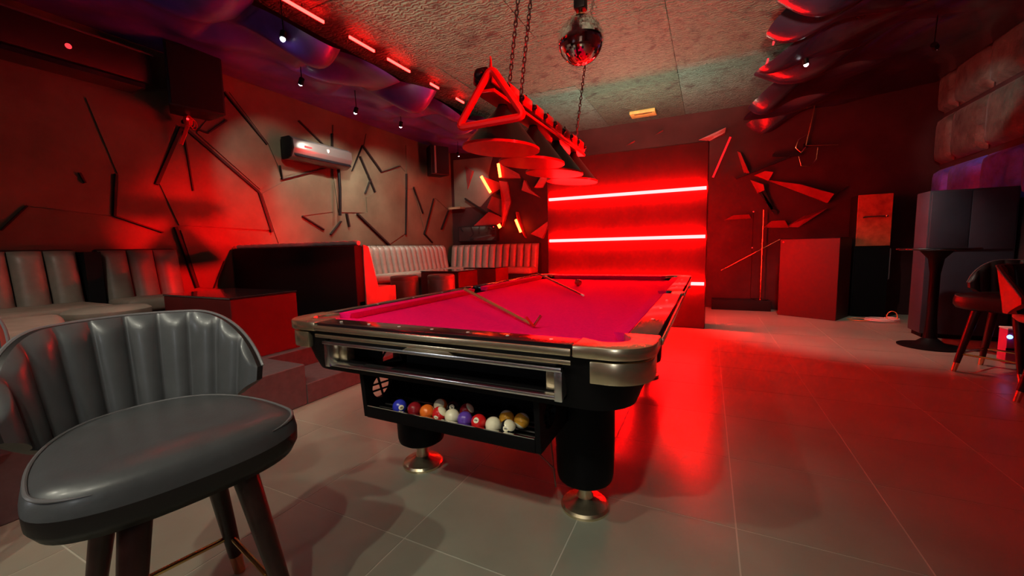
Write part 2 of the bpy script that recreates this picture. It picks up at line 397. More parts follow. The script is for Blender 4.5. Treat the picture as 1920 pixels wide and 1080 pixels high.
# ------------------------------------------------------------------ ceiling drapes
def drape_a(side, t):
    p = .70 if side < 0 else .66
    return abs(math.sin(PI*(t+(.10 if side < 0 else .22))/p+.5*math.sin(t*1.7)))
def drape_z(side, s, t):
    a = drape_a(side, t)
    z = 3.24-.16*s-.30*a*s**2.2+.06*math.sin(2*PI*(s*1.6+t*.8))*s+.05*math.sin(2*PI*(s*2.7-t*.55)+1)*s
    if s > .86: z += ((s-.86)/.14)**2*(.05+.13*a)
    return z
def drape(side, name):
    rows = []
    ns_, nt_ = 56, 320
    for k in range(nt_+1):
        t = FRONT+.02+(BACK-FRONT-.04)*k/nt_; r = []; a = drape_a(side, t)
        for i in range(ns_+1):
            s = i/ns_
            wdt = 1.78+.42*a**.8 if side < 0 else 1.95+.38*a**.8
            x = LEFT+.01+s*wdt if side < 0 else RIGHT-.11-s*wdt
            r.append((x, t, min(CEIL-.06, drape_z(side, s, t))))
        rows.append(r)
    return MB().grid(rows).build(name, 'drape' if side < 0 else 'drape_shaded', None, angle=180)
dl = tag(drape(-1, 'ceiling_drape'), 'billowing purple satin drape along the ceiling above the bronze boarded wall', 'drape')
dr = tag(drape(1, 'ceiling_drape'), 'billowing satin drape coloured near-black as if in shade, along the ceiling above the padded velvet wall', 'drape')
for x, segs, lab in ((-2.42, ((.2,.6),(1.33,1.78),(2.08,2.42),(2.62,3.0),(3.40,3.58),(4.0,4.2)), 'broken red light strip behind the drape edge above the bronze boarded wall'),
                     (1.46, ((1.2,1.7),(2.4,2.8),(4.05,4.35),(4.75,4.95)), 'broken red light strip behind the drape edge above the padded velvet wall')):
    t = thing('light_strip', lab, 'light strip', (x, segs[0][0], 3.25))
    for q0, q1 in segs:
        MB().box(-.007, .007, q0-segs[0][0], q1-segs[0][0], -.012, .012).build('strip_piece', 'led_cove' if x < 0 else 'led_dot', t)
        MB().cyl((0, (q0+q1)/2-segs[0][0], .02), (0, (q0+q1)/2-segs[0][0], CEIL-.037-3.25), .004, n=6).build('hanger', 'black_satin', t)

# white spotlights hanging under the drapes
def downlight(loc, tgt, watts, size, col=(1, .93, .78), lab=None, blend=.6):
    t = thing('ceiling_spotlight', lab, 'spotlight', loc, 0, 'spotlights hanging in the ceiling drapes')
    d = (Vector(tgt)-Vector(loc)).normalized()
    MB().cyl(-d*.05, d*.012, .026, .028, 14).build('can', 'black_satin', t)
    MB().sphere(d*.018, .020, 12, 8).build('lens', 'lens_white', t)
    MB().cyl(-d*.04, (0, 0, CEIL-.035-loc[2]), .005, n=6).build('stem', 'black_satin', t)
    L_ = spot('spot', Vector(loc)+d*.045, tgt, watts, col, size, blend, .03)
    return t
DL = [((-2.37,1.31,2.90),(-2.2,.6,0),.5,70),((-3.06,1.99,2.90),(-4.5,2.6,2.0),.5,65),((-3.26,2.92,2.90),(-4.5,3.5,1.7),1.6,85),((-3.16,3.66,2.90),(-4.4,4.7,1.5),1.8,90),
      ((2.76,4.28,2.90),(3.75,5.7,2.5),.40,42),((1.72,4.08,2.90),(2.5,5.2,0),1.3,75),((1.61,5.26,2.90),(1.85,6.75,2.35),.35,55)]
names = ['spotlight hanging above the raised edge of the seating platform','spotlight hanging above the brown bench seats by the bronze wall','spotlight hanging in front of the wall-mounted air conditioner','spotlight hanging between the air conditioner and the far wall speaker',
         'spotlight hanging near the padded velvet wall','spotlight hanging between the stage backdrop and the padded wall','spotlight hanging near the far wall above the microphone stand']
for (lc, tg, f, sz), nm in zip(DL, names):
    downlight(lc, tg, DOWN_W*f, sz, lab=nm)
downlight((-3.55,5.75,2.93), (-3.85,6.75,2.3), DOWN_W*.30, 60, lab='spotlight hanging in the far corner above the curved banquette')

# lamps in the rear half of the room (behind the camera)
for (x, y), tg, f, sz in (((-1.0,-2.3),(-.45,-.1,0),.6,58),((.1,-2.6),(-.2,-.05,0),.6,54),((1.15,-2.2),(-.1,-.1,0),.5,56),((-1.9,-1.5),(-2.9,0,.4),.7,60),((1.6,-1.9),(-.45,-.50,.75),.85,32)):
    if f == 0: continue
    t = thing('recessed_downlight', 'round recessed downlight in the rear ceiling, '+{-1.0: 'over the middle of the tile floor', .1: 'close to the rear wall', 1.15: 'between the tile floor and the padded wall', -1.9: 'over the edge of the seating platform', 1.6: 'on the padded wall side'}[x], 'downlight', (x, y, CEIL-.03), 0, 'recessed downlights in the rear ceiling')
    MB().lathe([(.03,-.002),(.06,-.012),(.075,-.004),(.075,0)], n=24).build('ring', 'white_plastic', t)
    MB().lathe([(.001,-.003),(.028,-.003)], n=20).build('lens', 'lens_white', t)
    spot('spot', (x, y, CEIL-.06), tg, ROOM_W*f, (1, .96, .77), sz, .7, .04)
for ux, dx, lab in ((-1.40, .05, 'added unseen floor lamp tilted towards the ceiling, next to the seating platform'), (1.05, -.03, 'added unseen floor lamp tilted towards the ceiling, in the middle of the room')):
    UP = Vector((ux, -2.3, 1.22)); tg = UP+Vector((dx*4, 4.0, 4.0*math.tan(math.radians(25))))  # unseen lamps added to brighten the near ceiling
    t = thing('added_uplighter', lab, 'added floor lamp', (UP.x, UP.y, 0))
    d = (tg-UP).normalized(); hd = Vector((0, 0, 1.22))
    MB().lathe([(.14, 0), (.14, .015), (.02, .03), (.014, .05)], n=28).build('base', 'black_satin', t)
    MB().cyl((0, 0, .04), (0, 0, 1.18), .013, n=12).build('pole', 'black_satin', t)
    MB().cyl(hd-d*.12, hd+d*.08, .10, .16, 24).build('lamp_head', 'black_satin', t)
    MB().cyl(hd+d*.081, hd+d*.086, .14, .14, 24).build('lens', 'lens_white', t)
    spot('spot', UP+d*.1, tg, UP_W, (1, .62, .42), 30, .7, .12)

# ------------------------------------------------------------------ stage panel with LED tubes
t = thing('stage_backdrop', 'tall dark freestanding stage backdrop with three glowing red light tubes', 'light panel', (-.21, 4.64, 0))
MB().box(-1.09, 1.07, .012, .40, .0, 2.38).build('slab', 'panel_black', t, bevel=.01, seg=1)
for z in (.59, 1.195, 1.80):
    MB().cyl((-1.05, -.012, z), (1.05, -.014, z), .021, n=12).build('light_tube', 'led_red', t)
for x in (-1.0, 1.0):
    MB().box(x-.02, x+.02, .402, .43, .35, 2.2).build('rear_light_strip', 'led_back', t)

t = thing('added_ceiling_wash', 'added wash lamp hidden on top of the red lit stage panel', 'wash lamp', (-.21, 5.0-.03, 2.381))  # out of sight, added to brighten the far ceiling
MB().box(-1.0, 1.0, -.035, .035, 0, .03).build('housing', 'black_satin', t)
MB().box(-.98, .98, -.02, .02, .0305, .034).build('lens', 'white_plastic', t)
ld = bpy.data.lights.new('wash', 'AREA'); ld.shape = 'RECTANGLE'; ld.size = 1.9; ld.size_y = .04; ld.energy = WASH_W; ld.color = (1, .66, .47)
lo = bpy.data.objects.new('wash', ld); C.objects.link(lo); lo.location = (-.21, 4.97, 2.425); lo.rotation_euler = (PI-math.radians(8), 0, 0)

# ------------------------------------------------------------------ pool table
pt = thing('pool_table', 'large black pool table with champagne metal trim and violet cloth', 'pool table', (0, 0, 0))
a = .753; L = 2.9
bedpoly = []
n0 = .10
for cx, cy, s0 in ((-.62,.13,0),(.62,.13,1),(.62,L-.13,2),(-.62,L-.13,3)):
    q = [[(cx, cy+n0),(cx+n0, cy)],[(cx-n0, cy),(cx, cy+n0)],[(cx, cy-n0),(cx-n0, cy)],[(cx+n0, cy),(cx, cy-n0)]][s0]
    bedpoly += q
MB().prism(bedpoly, .75, .785).build('cloth_bed', 'cloth_blue', pt)
def corner(sx, sy):
    cx = lambda x: sx*x
    cy = lambda y: y if sy == 0 else L-y
    P = [(a-.22, 0.)]+arc(a-.12, .12, .12, -90, 0, 8)+[(a, .22), (a-.115, .22), (a-.088, .17)]+arc(a-.14, .14, .062, 18, -108, 8)+[(a-.17, .088), (a-.22, .115)]
    MB().prism([(cx(x), cy(y)) for x, y in P], .787, .824).build('corner_cap', 'champagne', pt, bevel=.006)
    o = arc(a-.125, .125, .118, -95, 5, 10); i_ = arc(a-.125, .125, .10, 5, -95, 10)
    sk = [(a-.17, .006)]+o+[(a-.006, .17), (a-.03, .17)]+i_+[(a-.17, .03)]
    MB().prism([(cx(x), cy(y)) for x, y in sk], .715, .78).build('corner_skirt', 'champagne', pt, bevel=.004)
    pc = (cx(a-.14), cy(.14))
    MB().lathe([(.055,.66),(.068,.70),(.072,.783),(.06,.783),(.056,.70),(.001,.675)], (pc[0], pc[1], 0), 20).build('pocket', 'black_matte', pt)
for sx in (-1, 1):
    for sy in (0, 1): corner(sx, sy)
for sy in (0, 1):
    Y = lambda y: y if sy == 0 else L-y
    pr = [(.0, .79), (0, .812), (.012, .822), (.10, .822), (.105, .79)]
    MB().prism([(Y(y), z) for y, z in pr], -(a-.222), a-.222, 'x').build('end_rail', 'black_gloss', pt, bevel=.003)
    cu = [(.102, .79), (.102, .822), (.152, .818), (.145, .80), (.135, .786)]
    mb = MB(); n = len(cu)
    vs = [(sgn*(a-.222 - (.0 if y < .12 else .03)), Y(y), z) for sgn in (-1, 1) for y, z in cu]
    mb.add(vs, [tuple(range(n)), tuple(range(2*n-1, n-1, -1))]+[(i, (i+1) % n, n+(i+1) % n, n+i) for i in range(n)]).build('cushion', 'cloth_blue', pt)
    yo = -.007 if sy == 0 else L
    MB().box(-(a-.222), a-.222, yo, yo+.007, .792, .814).build('trim_strip', 'champagne', pt, bevel=.003)
    MB().box(-(a-.222), a-.222, yo+.004, yo+.010, .765, .779).build('trim_strip', 'champagne', pt, bevel=.002)
    for k in (-3, -2, -1, 0, 1, 2, 3):
        MB().lathe([(.006, .8215), (.006, .823)], (k*.15, Y(.06), 0), 12).build('sight', 'white_plastic', pt)
for sx in (-1, 1):
    for (y0, y1) in ((.222, 1.38), (1.52, L-.222)):
        pr = [(a, .79), (a, .812), (a-.012, .822), (a-.10, .822), (a-.105, .79)]
        MB().prism([(sx*x, z) for x, z in pr], y0, y1, 'y').build('side_rail', 'black_gloss', pt, bevel=.003)
        cu = [(a-.102, .79), (a-.102, .822), (a-.152, .818), (a-.145, .80), (a-.135, .786)]
        mb = MB(); n = len(cu)
        vs = [(sx*x, yy+(0 if x > a-.12 else ins), z) for yy, ins in ((y0, .025), (y1, -.025)) for x, z in cu]
        mb.add(vs, [tuple(range(n)), tuple(range(2*n-1, n-1, -1))]+[(i, (i+1) % n, n+(i+1) % n, n+i) for i in range(n)]).build('cushion', 'cloth_blue', pt)
        xo = sorted((sx*a, sx*(a+.006)))
        MB().box(xo[0], xo[1], y0, y1, .792, .814).build('trim_strip', 'champagne', pt, bevel=.002)
        for k in (1, 2, 3):
            MB().lathe([(.006, .8215), (.006, .823)], (sx*(a-.06), y0+(y1-y0)*k/4, 0), 12).build('sight', 'white_plastic', pt)
    sp = [(a, 1.382), (a, 1.518), (a-.10, 1.518)]+arc(a-.085, 1.45, .052, 75, 285, 8)[::1]+[(a-.10, 1.382)]
    sp = [(a, 1.382), (a, 1.518), (a-.07, 1.518)]+[(a-.035-.03*math.cos(math.radians(q)), 1.45+.06*math.sin(math.radians(q))) for q in (80, 50, 20, 0, -20, -50, -80)][::1]+[(a-.07, 1.382)]
    MB().prism([(sx*x, y) for x, y in sp], .787, .823).build('side_cap', 'champagne' if sx > 0 else 'black_gloss', pt, bevel=.004)
    MB().lathe([(.05,.66),(.06,.70),(.062,.783),(.052,.783),(.048,.70),(.001,.675)], (sx*(a-.11), 1.45, 0), 20).build('pocket', 'black_matte', pt)

# apron: rounded, tapered shell with an open slot in the near end
def ring(z, inset):
    h = a-.02-inset; r = .13; y0 = .02+inset; y1 = L-.02-inset; pts = []
    xsl = [-(h-r), -.478, -.24, 0, .24, .478, h-r]
    pts += [(x, y0, z) for x in xsl]
    pts += [(p[0], p[1], z) for p in arc(h-r, y0+r, r, -90, 0, 8)[1:]]
    pts += [(h, y0+r+(y1-y0-2*r)*k/6, z) for k in range(1, 7)]
    pts += [(p[0], p[1], z) for p in arc(h-r, y1-r, r, 0, 90, 8)[1:]]
    pts += [(x, y1, z) for x in xsl[::-1][1:]]
    pts += [(p[0], p[1], z) for p in arc(-(h-r), y1-r, r, 90, 180, 8)[1:]]
    pts += [(-h, y1-r-(y1-y0-2*r)*k/6, z) for k in range(1, 7)]
    pts += [(p[0], p[1], z) for p in arc(-(h-r), y0+r, r, 180, 270, 8)[1:-1]]
    return pts
rows = [ring(.787, 0), ring(.748, .012), ring(.655, .035), ring(.61, .05)]
mb = MB(); n = len(rows[0]); vs = [p for r in rows for p in r]; fs = []
for k in range(3):
    for i in range(n):
        if k == 1 and 1 <= i <= 4: continue
        fs.append((k*n+i, k*n+(i+1) % n, (k+1)*n+(i+1) % n, (k+1)*n+i))
ap = mb.add(vs, fs).build('apron', 'black_satin', pt, angle=50)
# slot: chrome frame, inner liner with a see-through gap at one side
MB().box(-.50, .50, .002, .06, .738, .752).build('slot_frame_bar', 'satin_chrome', pt, bevel=.003)
MB().box(-.50, .50, .022, .075, .645, .658).build('slot_frame_bar', 'satin_chrome', pt, bevel=.003)
for sx in (-1, 1):
    x0 = sorted((sx*.475, sx*.50))
    MB().box(x0[0], x0[1], .010, .07, .645, .752).build('slot_frame_post', 'satin_chrome', pt, bevel=.003)
    x1 = sorted((sx*.43, sx*.474))
    MB().box(x1[0], x1[1], .06, .10, .660, .736).build('slot_end_block', 'champagne', pt, bevel=.004)
MB().prism([(-.09, .752), (-.05, .772), (.10, .772), (.13, .752)], -.002, .04, 'y').build('name_plate', 'champagne', pt, bevel=.002)
mb = MB()
mb.box(-.478, -.33, .14, .155, .62, .76); mb.box(-.19, .478, .14, .155, .62, .76); mb.box(-.33, -.19, .14, .155, .72, .76)
mb.box(-.478, -.33, .05, .15, .655, .660); mb.box(-.19, .478, .05, .15, .655, .660)
mb.build('slot_liner', 'black_satin', pt, smooth=False)
for (p, q) in (((-.33,.66),(-.30,.70)),((-.30,.70),(-.24,.70)),((-.24,.70),(-.22,.665)),((-.22,.665),(-.32,.645))):
    MB().bar((p[0], .147, p[1]), (q[0], .147, q[1]), .006, .006).build('slot_wire', 'black_satin', pt)
# ball tray under the near end
def holed_panel(x0, x1, outer, hole, name, m_):
    bm = bmesh.new(); es = []
    for lp in (outer, hole):
        vv = [bm.verts.new((x0, y, z)) for y, z in lp]
        es += [bm.edges.new((vv[i], vv[(i+1) % len(vv)])) for i in range(len(vv))]
    g = bmesh.ops.triangle_fill(bm, use_beauty=True, edges=es)
    ex = bmesh.ops.extrude_face_region(bm, geom=list(bm.faces))
    bmesh.ops.translate(bm, vec=(x1-x0, 0, 0), verts=[e for e in ex['geom'] if isinstance(e, bmesh.types.BMVert)])
    bmesh.ops.recalc_face_normals(bm, faces=bm.faces)
    me = bpy.data.meshes.new(name); bm.to_mesh(me); bm.free(); me.materials.append(MATS[m_])
    o = bpy.data.objects.new(name, me); C.objects.link(o); o.parent = pt; return o
side = [(.085, .62), (.10, .42), (.40, .42), (.46, .62)]
hole = [(.19+.058*math.cos(2*PI*i/20), .525+.05*math.sin(2*PI*i/20)) for i in range(20)]
for sx in (-1, 1):
    x0, x1 = sorted((sx*.375, sx*.395))
    holed_panel(x0, x1, side, hole, 'tray_side', 'black_satin')
    for k, zz in enumerate((.508, .535)):
        MB().bar((sx*.385, .135, zz+.004), (sx*.385, .245, zz-.004), .008, .006).build('grille_bar', 'black_satin', pt)
    MB().bar((sx*.385, .175, .57), (sx*.385, .20, .48), .008, .006, (0, 1, 0)).build('grille_bar', 'black_satin', pt)
MB().box(-.375, .375, .095, .105, .42, .468).build('tray_lip', 'black_satin', pt, bevel=.002)
MB().box(-.372, .372, .096, .104, .468, .471).build('tray_edge', 'chrome', pt)
MB().box(-.375, .375, .105, .42, .42, .43).build('tray_floor', 'black_satin', pt)
MB().box(-.375, .375, .38, .395, .43, .62).build('tray_back', 'black_satin', pt)
for yy in (.13, .165, .20, .235, .27):
    MB().cyl((-.373, yy, .438+.03*(yy-.13)), (.373, yy, .438+.03*(yy-.13)), .004, n=8).build('tray_rail', 'chain_metal', pt)
# legs
for sx in (-1, 1):
    for yy in (.50, 2.40):
        cx = sx*.43
        lg = MB().lathe([(.095,.128),(.112,.14),(.118,.165),(.122,.30),(.122,.64)], (cx, yy, 0), 28).build('leg', 'black_satin', pt)
        MB().lathe([(.10,.0),(.102,.012),(.095,.022),(.06,.034),(.034,.05),(.028,.07),(.028,.14)], (cx, yy, 0), 32).build('foot', 'champagne', lg)
MB().box(-.32, .32, .46, .54, .52, .60).build('cross_beam', 'black_satin', pt)
MB().bar((.30, .42, .40), (.335, .40, .12), .004, .004).build('wire', 'chain_metal', pt)
MB().bar((.25, .42, .24), (.325, .40, .20), .004, .004).build('wire', 'chain_metal', pt)

# ------------------------------------------------------------------ balls
ballcol = dict(blue=(.03,.04,.45), maroon=(.25,.01,.015), orange=(.85,.17,.02), red=(.65,.015,.015), black=(.012,.012,.014), purple=(.12,.05,.35), yellow=(.80,.38,.04), cream=(.82,.74,.52), stripe_red=(.55,.03,.02))
for k, c in ballcol.items(): mat('ball_'+k, c, .1, coat=.6)
BR = .0286
def ball(loc, colr, lab, stripe=False, spin=(0,0,0), spotdir=None, grp='pool balls in the tray'):
    o = MB()
    prof = [(max(1e-4, BR*math.sin(PI*k/18)), -BR*math.cos(PI*k/18)) for k in range(19)]
    o.lathe(prof, (0,0,0), 28)
    o = o.build('pool_ball', ['ball_'+colr, 'ball_cream'], None, angle=60)
    if stripe:
        for p in o.data.polygons:
            if abs(p.center.z) > BR*.70: p.material_index = 1
    o.location = loc; o.rotation_euler = spin
    if spotdir:
        d = (Matrix.Rotation(0, 3, 'X') @ Vector(spotdir)).normalized()
        inv = o.rotation_euler.to_matrix().inverted(); d = inv @ d
        e = d.orthogonal().normalized(); g = d.cross(e); mb = MB(); n = 16; rs = .0105
        cap = []
        for rr_, n_ in ((0, 1), (.5, n), (1, n)):
            for i in range(n_):
                q = rr_*rs*(math.cos(2*PI*i/n)*e+math.sin(2*PI*i/n)*g); h = math.sqrt((BR+.0004)**2-q.length**2); cap.append(q+d*h)
        fs = [(0, 1+i, 1+(i+1) % n) for i in range(n)]+[(1+i, 1+n+i, 1+n+(i+1) % n, 1+(i+1) % n) for i in range(n)]
        sp_ = MB().add(cap, fs).build('number_spot', 'ball_cream' if colr != 'cream' else 'ball_black', o)
        mb = MB(); k0 = d*(BR+.0007)
        for zz in (-.0026, .0026):
            mb.tube([k0+.0024*(math.cos(2*PI*i/12)*e+math.sin(2*PI*i/12)*g)+g*zz for i in range(12)], .0007, 6, True)
        mb.build('number', 'ball_black', sp_)
    return tag(o, lab, 'ball', grp)
z0 = .473
TB = [((-.235,.135,z0),'blue','solid blue pool ball at the end of the tray row',0,(1,-.7,.2)),((-.160,.137,z0),'maroon','dark red pool ball next to the blue ball in the tray',0,None),
 ((-.098,.135,z0),'orange','bright orange pool ball at the front of the tray cluster',0,None),((-.075,.193,z0+.006),'orange','orange striped pool ball leaning at the back of the tray cluster',1,None),
 ((-.0395,.137,z0),'red','red striped pool ball in the middle of the tray cluster',1,(.1,-1,-.2)),((-.012,.193,z0+.006),'black','solid black pool ball at the back of the tray cluster',0,(.3,-1,.6)),
 ((.0185,.137,z0),'cream','cream pool ball squeezed into the tray cluster',0,None),((.049,.193,z0+.006),'maroon','cream and dark striped pool ball behind the purple ball',1,None),
 ((.077,.134,z0),'purple','solid purple pool ball at the front of the tray cluster',0,None),((.137,.134,z0),'red','solid red pool ball with a number, alone in mid tray',0,(.1,-1,.7)),
 ((.197,.134,z0),'cream','cream pool ball beside the black and white striped ball',0,None),((.222,.193,z0+.006),'yellow','yellow striped pool ball at the back above the cream ball',1,None),
 ((.2555,.134,z0),'black','black and white pool ball at the front of the tray',1,(.2,-1,.3)),((.283,.193,z0+.006),'yellow','yellow striped pool ball nearest the tray end rails',1,None)]
for i, (lc, cl, lb, sr, sd) in enumerate(TB):
    ball(lc, cl, lb, bool(sr), (random.uniform(-.9, .9), random.uniform(-.9, .9), random.uniform(0, 3)), sd)
ball((-.06, 2.06, .7855+BR), 'red', 'red pool ball resting on the violet cloth near the far cushion', grp='pool ball left on the cloth')

# cues on the cloth
def cue(p, q, lab, m1, bridge=False, rad=(.006, .0105)):
    t = thing('pool_cue', lab, 'cue', p)
    d = Vector(q)-Vector(p)
    MB().tube([d*k/6 for k in range(5)], [rad[1]-(rad[1]-rad[0])*k/6 for k in range(5)], 12).build('butt', m1, t)
    MB().tube([d*4/6, d*.975], [rad[1]-(rad[1]-rad[0])*4/6, rad[0]], 12).build('shaft', m1, t)
    MB().tube([d*.975, d], rad[0]*1.05, 12).build('tip', 'brass' if bridge else 'white_plastic', t)
    if bridge:
        dn_ = d.normalized(); sd = Vector((-dn_.y, dn_.x, 0))
        for s_, mm in ((-1, 'red_plastic'), (1, 'brass')):
            MB().bar(d-Vector((0,0,.004)), d+sd*s_*.032+Vector((0,0,.036)), .009, .008).build('bridge_arm', mm, t)
    return t
cue((-.56, 1.16, .838), (.27, .35, .80), 'amber wooden cue rest with a forked bridge head lying on the cloth', 'cue_wood', True)
cue((-.67, 2.70, .838), (.18, 1.37, .797), 'dark wooden cue reaching from the far corner pocket across the cloth', 'cue_dark')

# ------------------------------------------------------------------ lamp over the table
lp = thing('billiard_lamp', 'long billiard lamp with a studded red beam and four conical shades', 'lamp', (-.04, 1.27, 1.86)); lp.rotation_euler = (0, math.radians(4), 0)
bp_ = [(.045*math.cos(math.radians(22.5+45*k)), .045*math.sin(math.radians(22.5+45*k))) for k in range(8)]
MB().prism(bp_, -.72, .80, 'y').build('beam', 'wood_dark', lp, bevel=.003)
for k in range(9):
    y = -.66+.165*k
    for sx in (-1, 1):
        x0, x1 = sorted((sx*.040, sx*.052))
        MB().box(x0, x1, y-.055, y+.055, -.028, .026).build('beam_panel', 'red_lacquer', lp, bevel=.004)
        MB().sphere((sx*.05, y+.082, 0), .016, 12, 8).build('stud', 'black_gloss', lp)
    if k % 2 == 0: MB().lathe([(.012,.04),(.010,.055),(.004,.07)], (0, y+.08, 0), 10).build('finial', 'lamp_black', lp)
MB().box(-.05, .05, -.70, .78, -.062, -.045).build('beam_base', 'red_lacquer', lp, bevel=.004)
MB().sphere((0, -.745, 0), .026, 16, 10).build('end_knob', 'lamp_black', lp); MB().sphere((0, .83, 0), .028, 16, 10).build('end_knob', 'red_lacquer', lp)
for k in range(4):
    y = -.52+.385*k; z = -.27
    sh = MB().lathe([(.185, z), (.188, z+.006), (.03, z+.19), (.022, z+.21), (.018, z+.208), (.026, z+.186), (.180, z+.006)], (0, y, 0), 40).build('shade', 'lamp_black', lp)
    MB().lathe([(.001, z+.008), (.178, z+.008), (.178, z+.012), (.001, z+.012)], (0, y, 0), 40).build('diffuser', 'opal', sh)
    MB().lathe([(.183, z-.004), (.191, z-.004), (.191, z+.008), (.183, z+.008)], (0, y, 0), 40).build('rim', 'red_lacquer', sh)
    MB().cyl((0, y, z+.2), (0, y, -.06), .008, n=8).build('rod', 'lamp_black', lp)
def chain(p, q, name, par, r=.0032, ll=.032):
    p = Vector(p); q = Vector(q); n = int((q-p).length/(ll*.78)); mb = MB(); d = (q-p)/n
    for k in range(n):
        c_ = p+d*(k+.5); e = Vector((1,0,0)) if k % 2 == 0 else Vector((0,1,0))
        pts = []
        for i in range(12):
            aa = 2*PI*i/12; pts.append(c_+e*math.cos(aa)*ll*.27+Vector((0,0,1))*math.sin(aa)*ll*.5)
        mb.tube(pts, r, 5, True)
    return mb.build(name, 'chain_metal', par)
chain((-.02, -.42, .04), (-.02+.10, -.42, CEIL-.06-1.86), 'chain', lp); chain((.02, -.36, .04), (.03+.09, -.36, CEIL-.06-1.86), 'chain', lp)
chain((-.02, .73, .04), (-.02+.10, .73, CEIL-.06-1.86), 'chain', lp)
# triangle rack hanging from the beam end
tr = thing('ball_rack', 'red triangular ball rack hanging from the near end of the lamp beam', 'ball rack', (0, 0, 0))
def tri_pts():
    A = Vector((-.14, .492, 1.640)); B = Vector((.185, .492, 1.640)); T = Vector((.036, .492, 1.862)); out = []
    V_ = [A, B, T]
    for k in range(3):
        p0 = V_[k]; a_ = (V_[k-1]-p0).normalized(); b_ = (V_[(k+1) % 3]-p0).normalized()
        for i in range(6):
            u = i/5; out.append((p0+a_*.035)*(1-u)**2+p0*2*u*(1-u)+(p0+b_*.035)*u*u)
    return out
MB().tube(tri_pts(), .0165, 10, True).build('frame', 'red_plastic', tr)
MB().tube([(.036, .492, 1.855), (.030, .50, 1.895), (.012, .53, 1.925), (-.01, .57, 1.925), (-.03, .60, 1.912)], .004, 6).build('cord', 'red_plastic', tr)

# ------------------------------------------------------------------ mirror ball
db = thing('mirror_ball', 'mirror disco ball hanging from a black motor over the pool table', 'mirror ball', (.04, 1.82, 2.535))
MB().sphere((0, 0, 0), .158, 56, 34).build('sphere', 'mirror_tile', db, smooth=False)
MB().lathe([(.035,.153),(.035,.17),(.02,.17),(.012,.20)], n=16).build('collar', 'copper', db)
MB().tube([(0, 0, .20), (0, 0, CEIL-.12-2.535)], .012, 10).build('shaft', 'black_satin', db)
MB().box(-.04, .04, -.04, .04, .20, .30).build('motor', 'black_satin', db, bevel=.01)
MB().lathe([(.06, CEIL-.12-2.535), (.06, CEIL-.037-2.535)], n=20).build('ceiling_mount', 'black_satin', db)

# ------------------------------------------------------------------ bar stools
def make_stool(label, loc, rotz, leather='leather_grey', grp='padded bar stools with channelled backs', shell='leather_black'):
    t = thing('bar_stool', label, 'bar stool', loc, rotz, grp)
    def outline(q, k=1.):
        c_, s_ = math.cos(q), math.sin(q)
        x = .268*math.copysign(abs(c_)**.8, c_)*k
        y = .10+(.105 if s_ > 0 else .45)*math.copysign(abs(s_)**(.8 if s_ > 0 else 1.), s_)*k
        return x, y
    n = 56; rows = []
    for k, z in ((.001,.655),(.35,.653),(.65,.648),(.82,.646),(.92,.637),(.98,.620),(1.,.594)):
        rows.append([(*outline(2*PI*i/n, k), z-(.022*max(0, math.sin(2*PI*i/n))*k**3)) for i in range(n)])
    se = MB().grid(rows, True).build('seat', leather, t, angle=180)
    rows = []
    for k, z in ((1.,.594),(.995,.56),(.94,.535),(.7,.535),(.3,.535),(.001,.535)):
        rows.append([(*outline(2*PI*i/n, k), z-(.022*max(0, math.sin(2*PI*i/n))*k**3)) for i in range(n)])
    MB().grid(rows, True).build('seat_base', shell, t, angle=180)
    MB().tube([(*outline(math.radians(128+284*i/60), .955), .632-.02*max(0, math.sin(math.radians(128+284*i/60)))) for i in range(61)], [.0045*min(1, .15+i/6, .15+(60-i)/6) for i in range(61)], 8).build('piping', 'piping', se)
    # wrap-around back with vertical channels
    NA, NZ = 132, 14; A0 = math.radians(76); NR = 10
    def pt(u, v, side):
        th = A0*u
        top = .910-.02*abs(u)**2-.175*max(0, (abs(u)-.42)/.58)**1.9
        bot = .575+.02*abs(u)+.075*max(0, abs(u)-.7)/.3
        z = bot+(top-bot)*v
        lean = .055*(z-.575)/.38
        rx, ry = .285+lean, .300+lean
        off = 0
        if side == 'in':
            ribs = abs(math.sin(PI*(u*.5+.5)*NR))**.55
            edge = min(1, (1-v)/.10)*min(1, (1-abs(u))/.05)
            off = .020+.024*ribs*max(0, edge)**.5
        rx -= off; ry -= off
        return (rx*math.sin(th), -.09-ry*math.cos(th), z)
    ri = [[pt(-1+2*i/NA, v/NZ, 'in') for i in range(NA+1)] for v in range(NZ+1)]
    ro = [[pt(-1+2*i/NA, v/NZ, 'out') for i in range(NA+1)] for v in range(NZ+1)]
    bk = MB().grid(ri).build('backrest', leather, t, angle=180)
    mb = MB().grid(ro)
    mb.grid([ri[-1], ro[-1]]); mb.grid([ri[0], ro[0]]); mb.grid([[r[0] for r in ri], [r[0] for r in ro]]); mb.grid([[r[-1] for r in ri], [r[-1] for r in ro]])
    mb.build('back_shell', shell, t, angle=60)
    MB().tube([r for r in [pt(-1+2*i/60, 1, 'out') for i in range(61)]], .006, 8).build('piping', 'piping', bk)
    # legs with brass tips and foot rails
    feet = []
    for sx in (-1, 1):
        for fy, gy in ((.15, .23), (-.14, -.21)):
            A_ = Vector((sx*.105, fy, .545)); B_ = Vector((sx*.185, gy, .0)); k = .86
            lg = MB().cyl(A_, A_.lerp(B_, k), .032, .020, 12).build('leg', 'wood_dark', t)
            MB().cyl(A_.lerp(B_, k), B_, .019, .0165, 12).build('tip', 'copper', lg)
            feet.append(A_.lerp(B_, .72))
    for i, j in ((0, 1), (1, 3), (3, 2), (2, 0)):
        MB().cyl(feet[i], feet[j], .008, n=10).build('foot_rail', 'brass', t)
    return t
FR = math.atan2(-.35, .94)-PI/2
make_stool('grey leather bar stool with a tall channelled back, beside the steps to the platform', (-.40, -.555, 0), FR+.165)
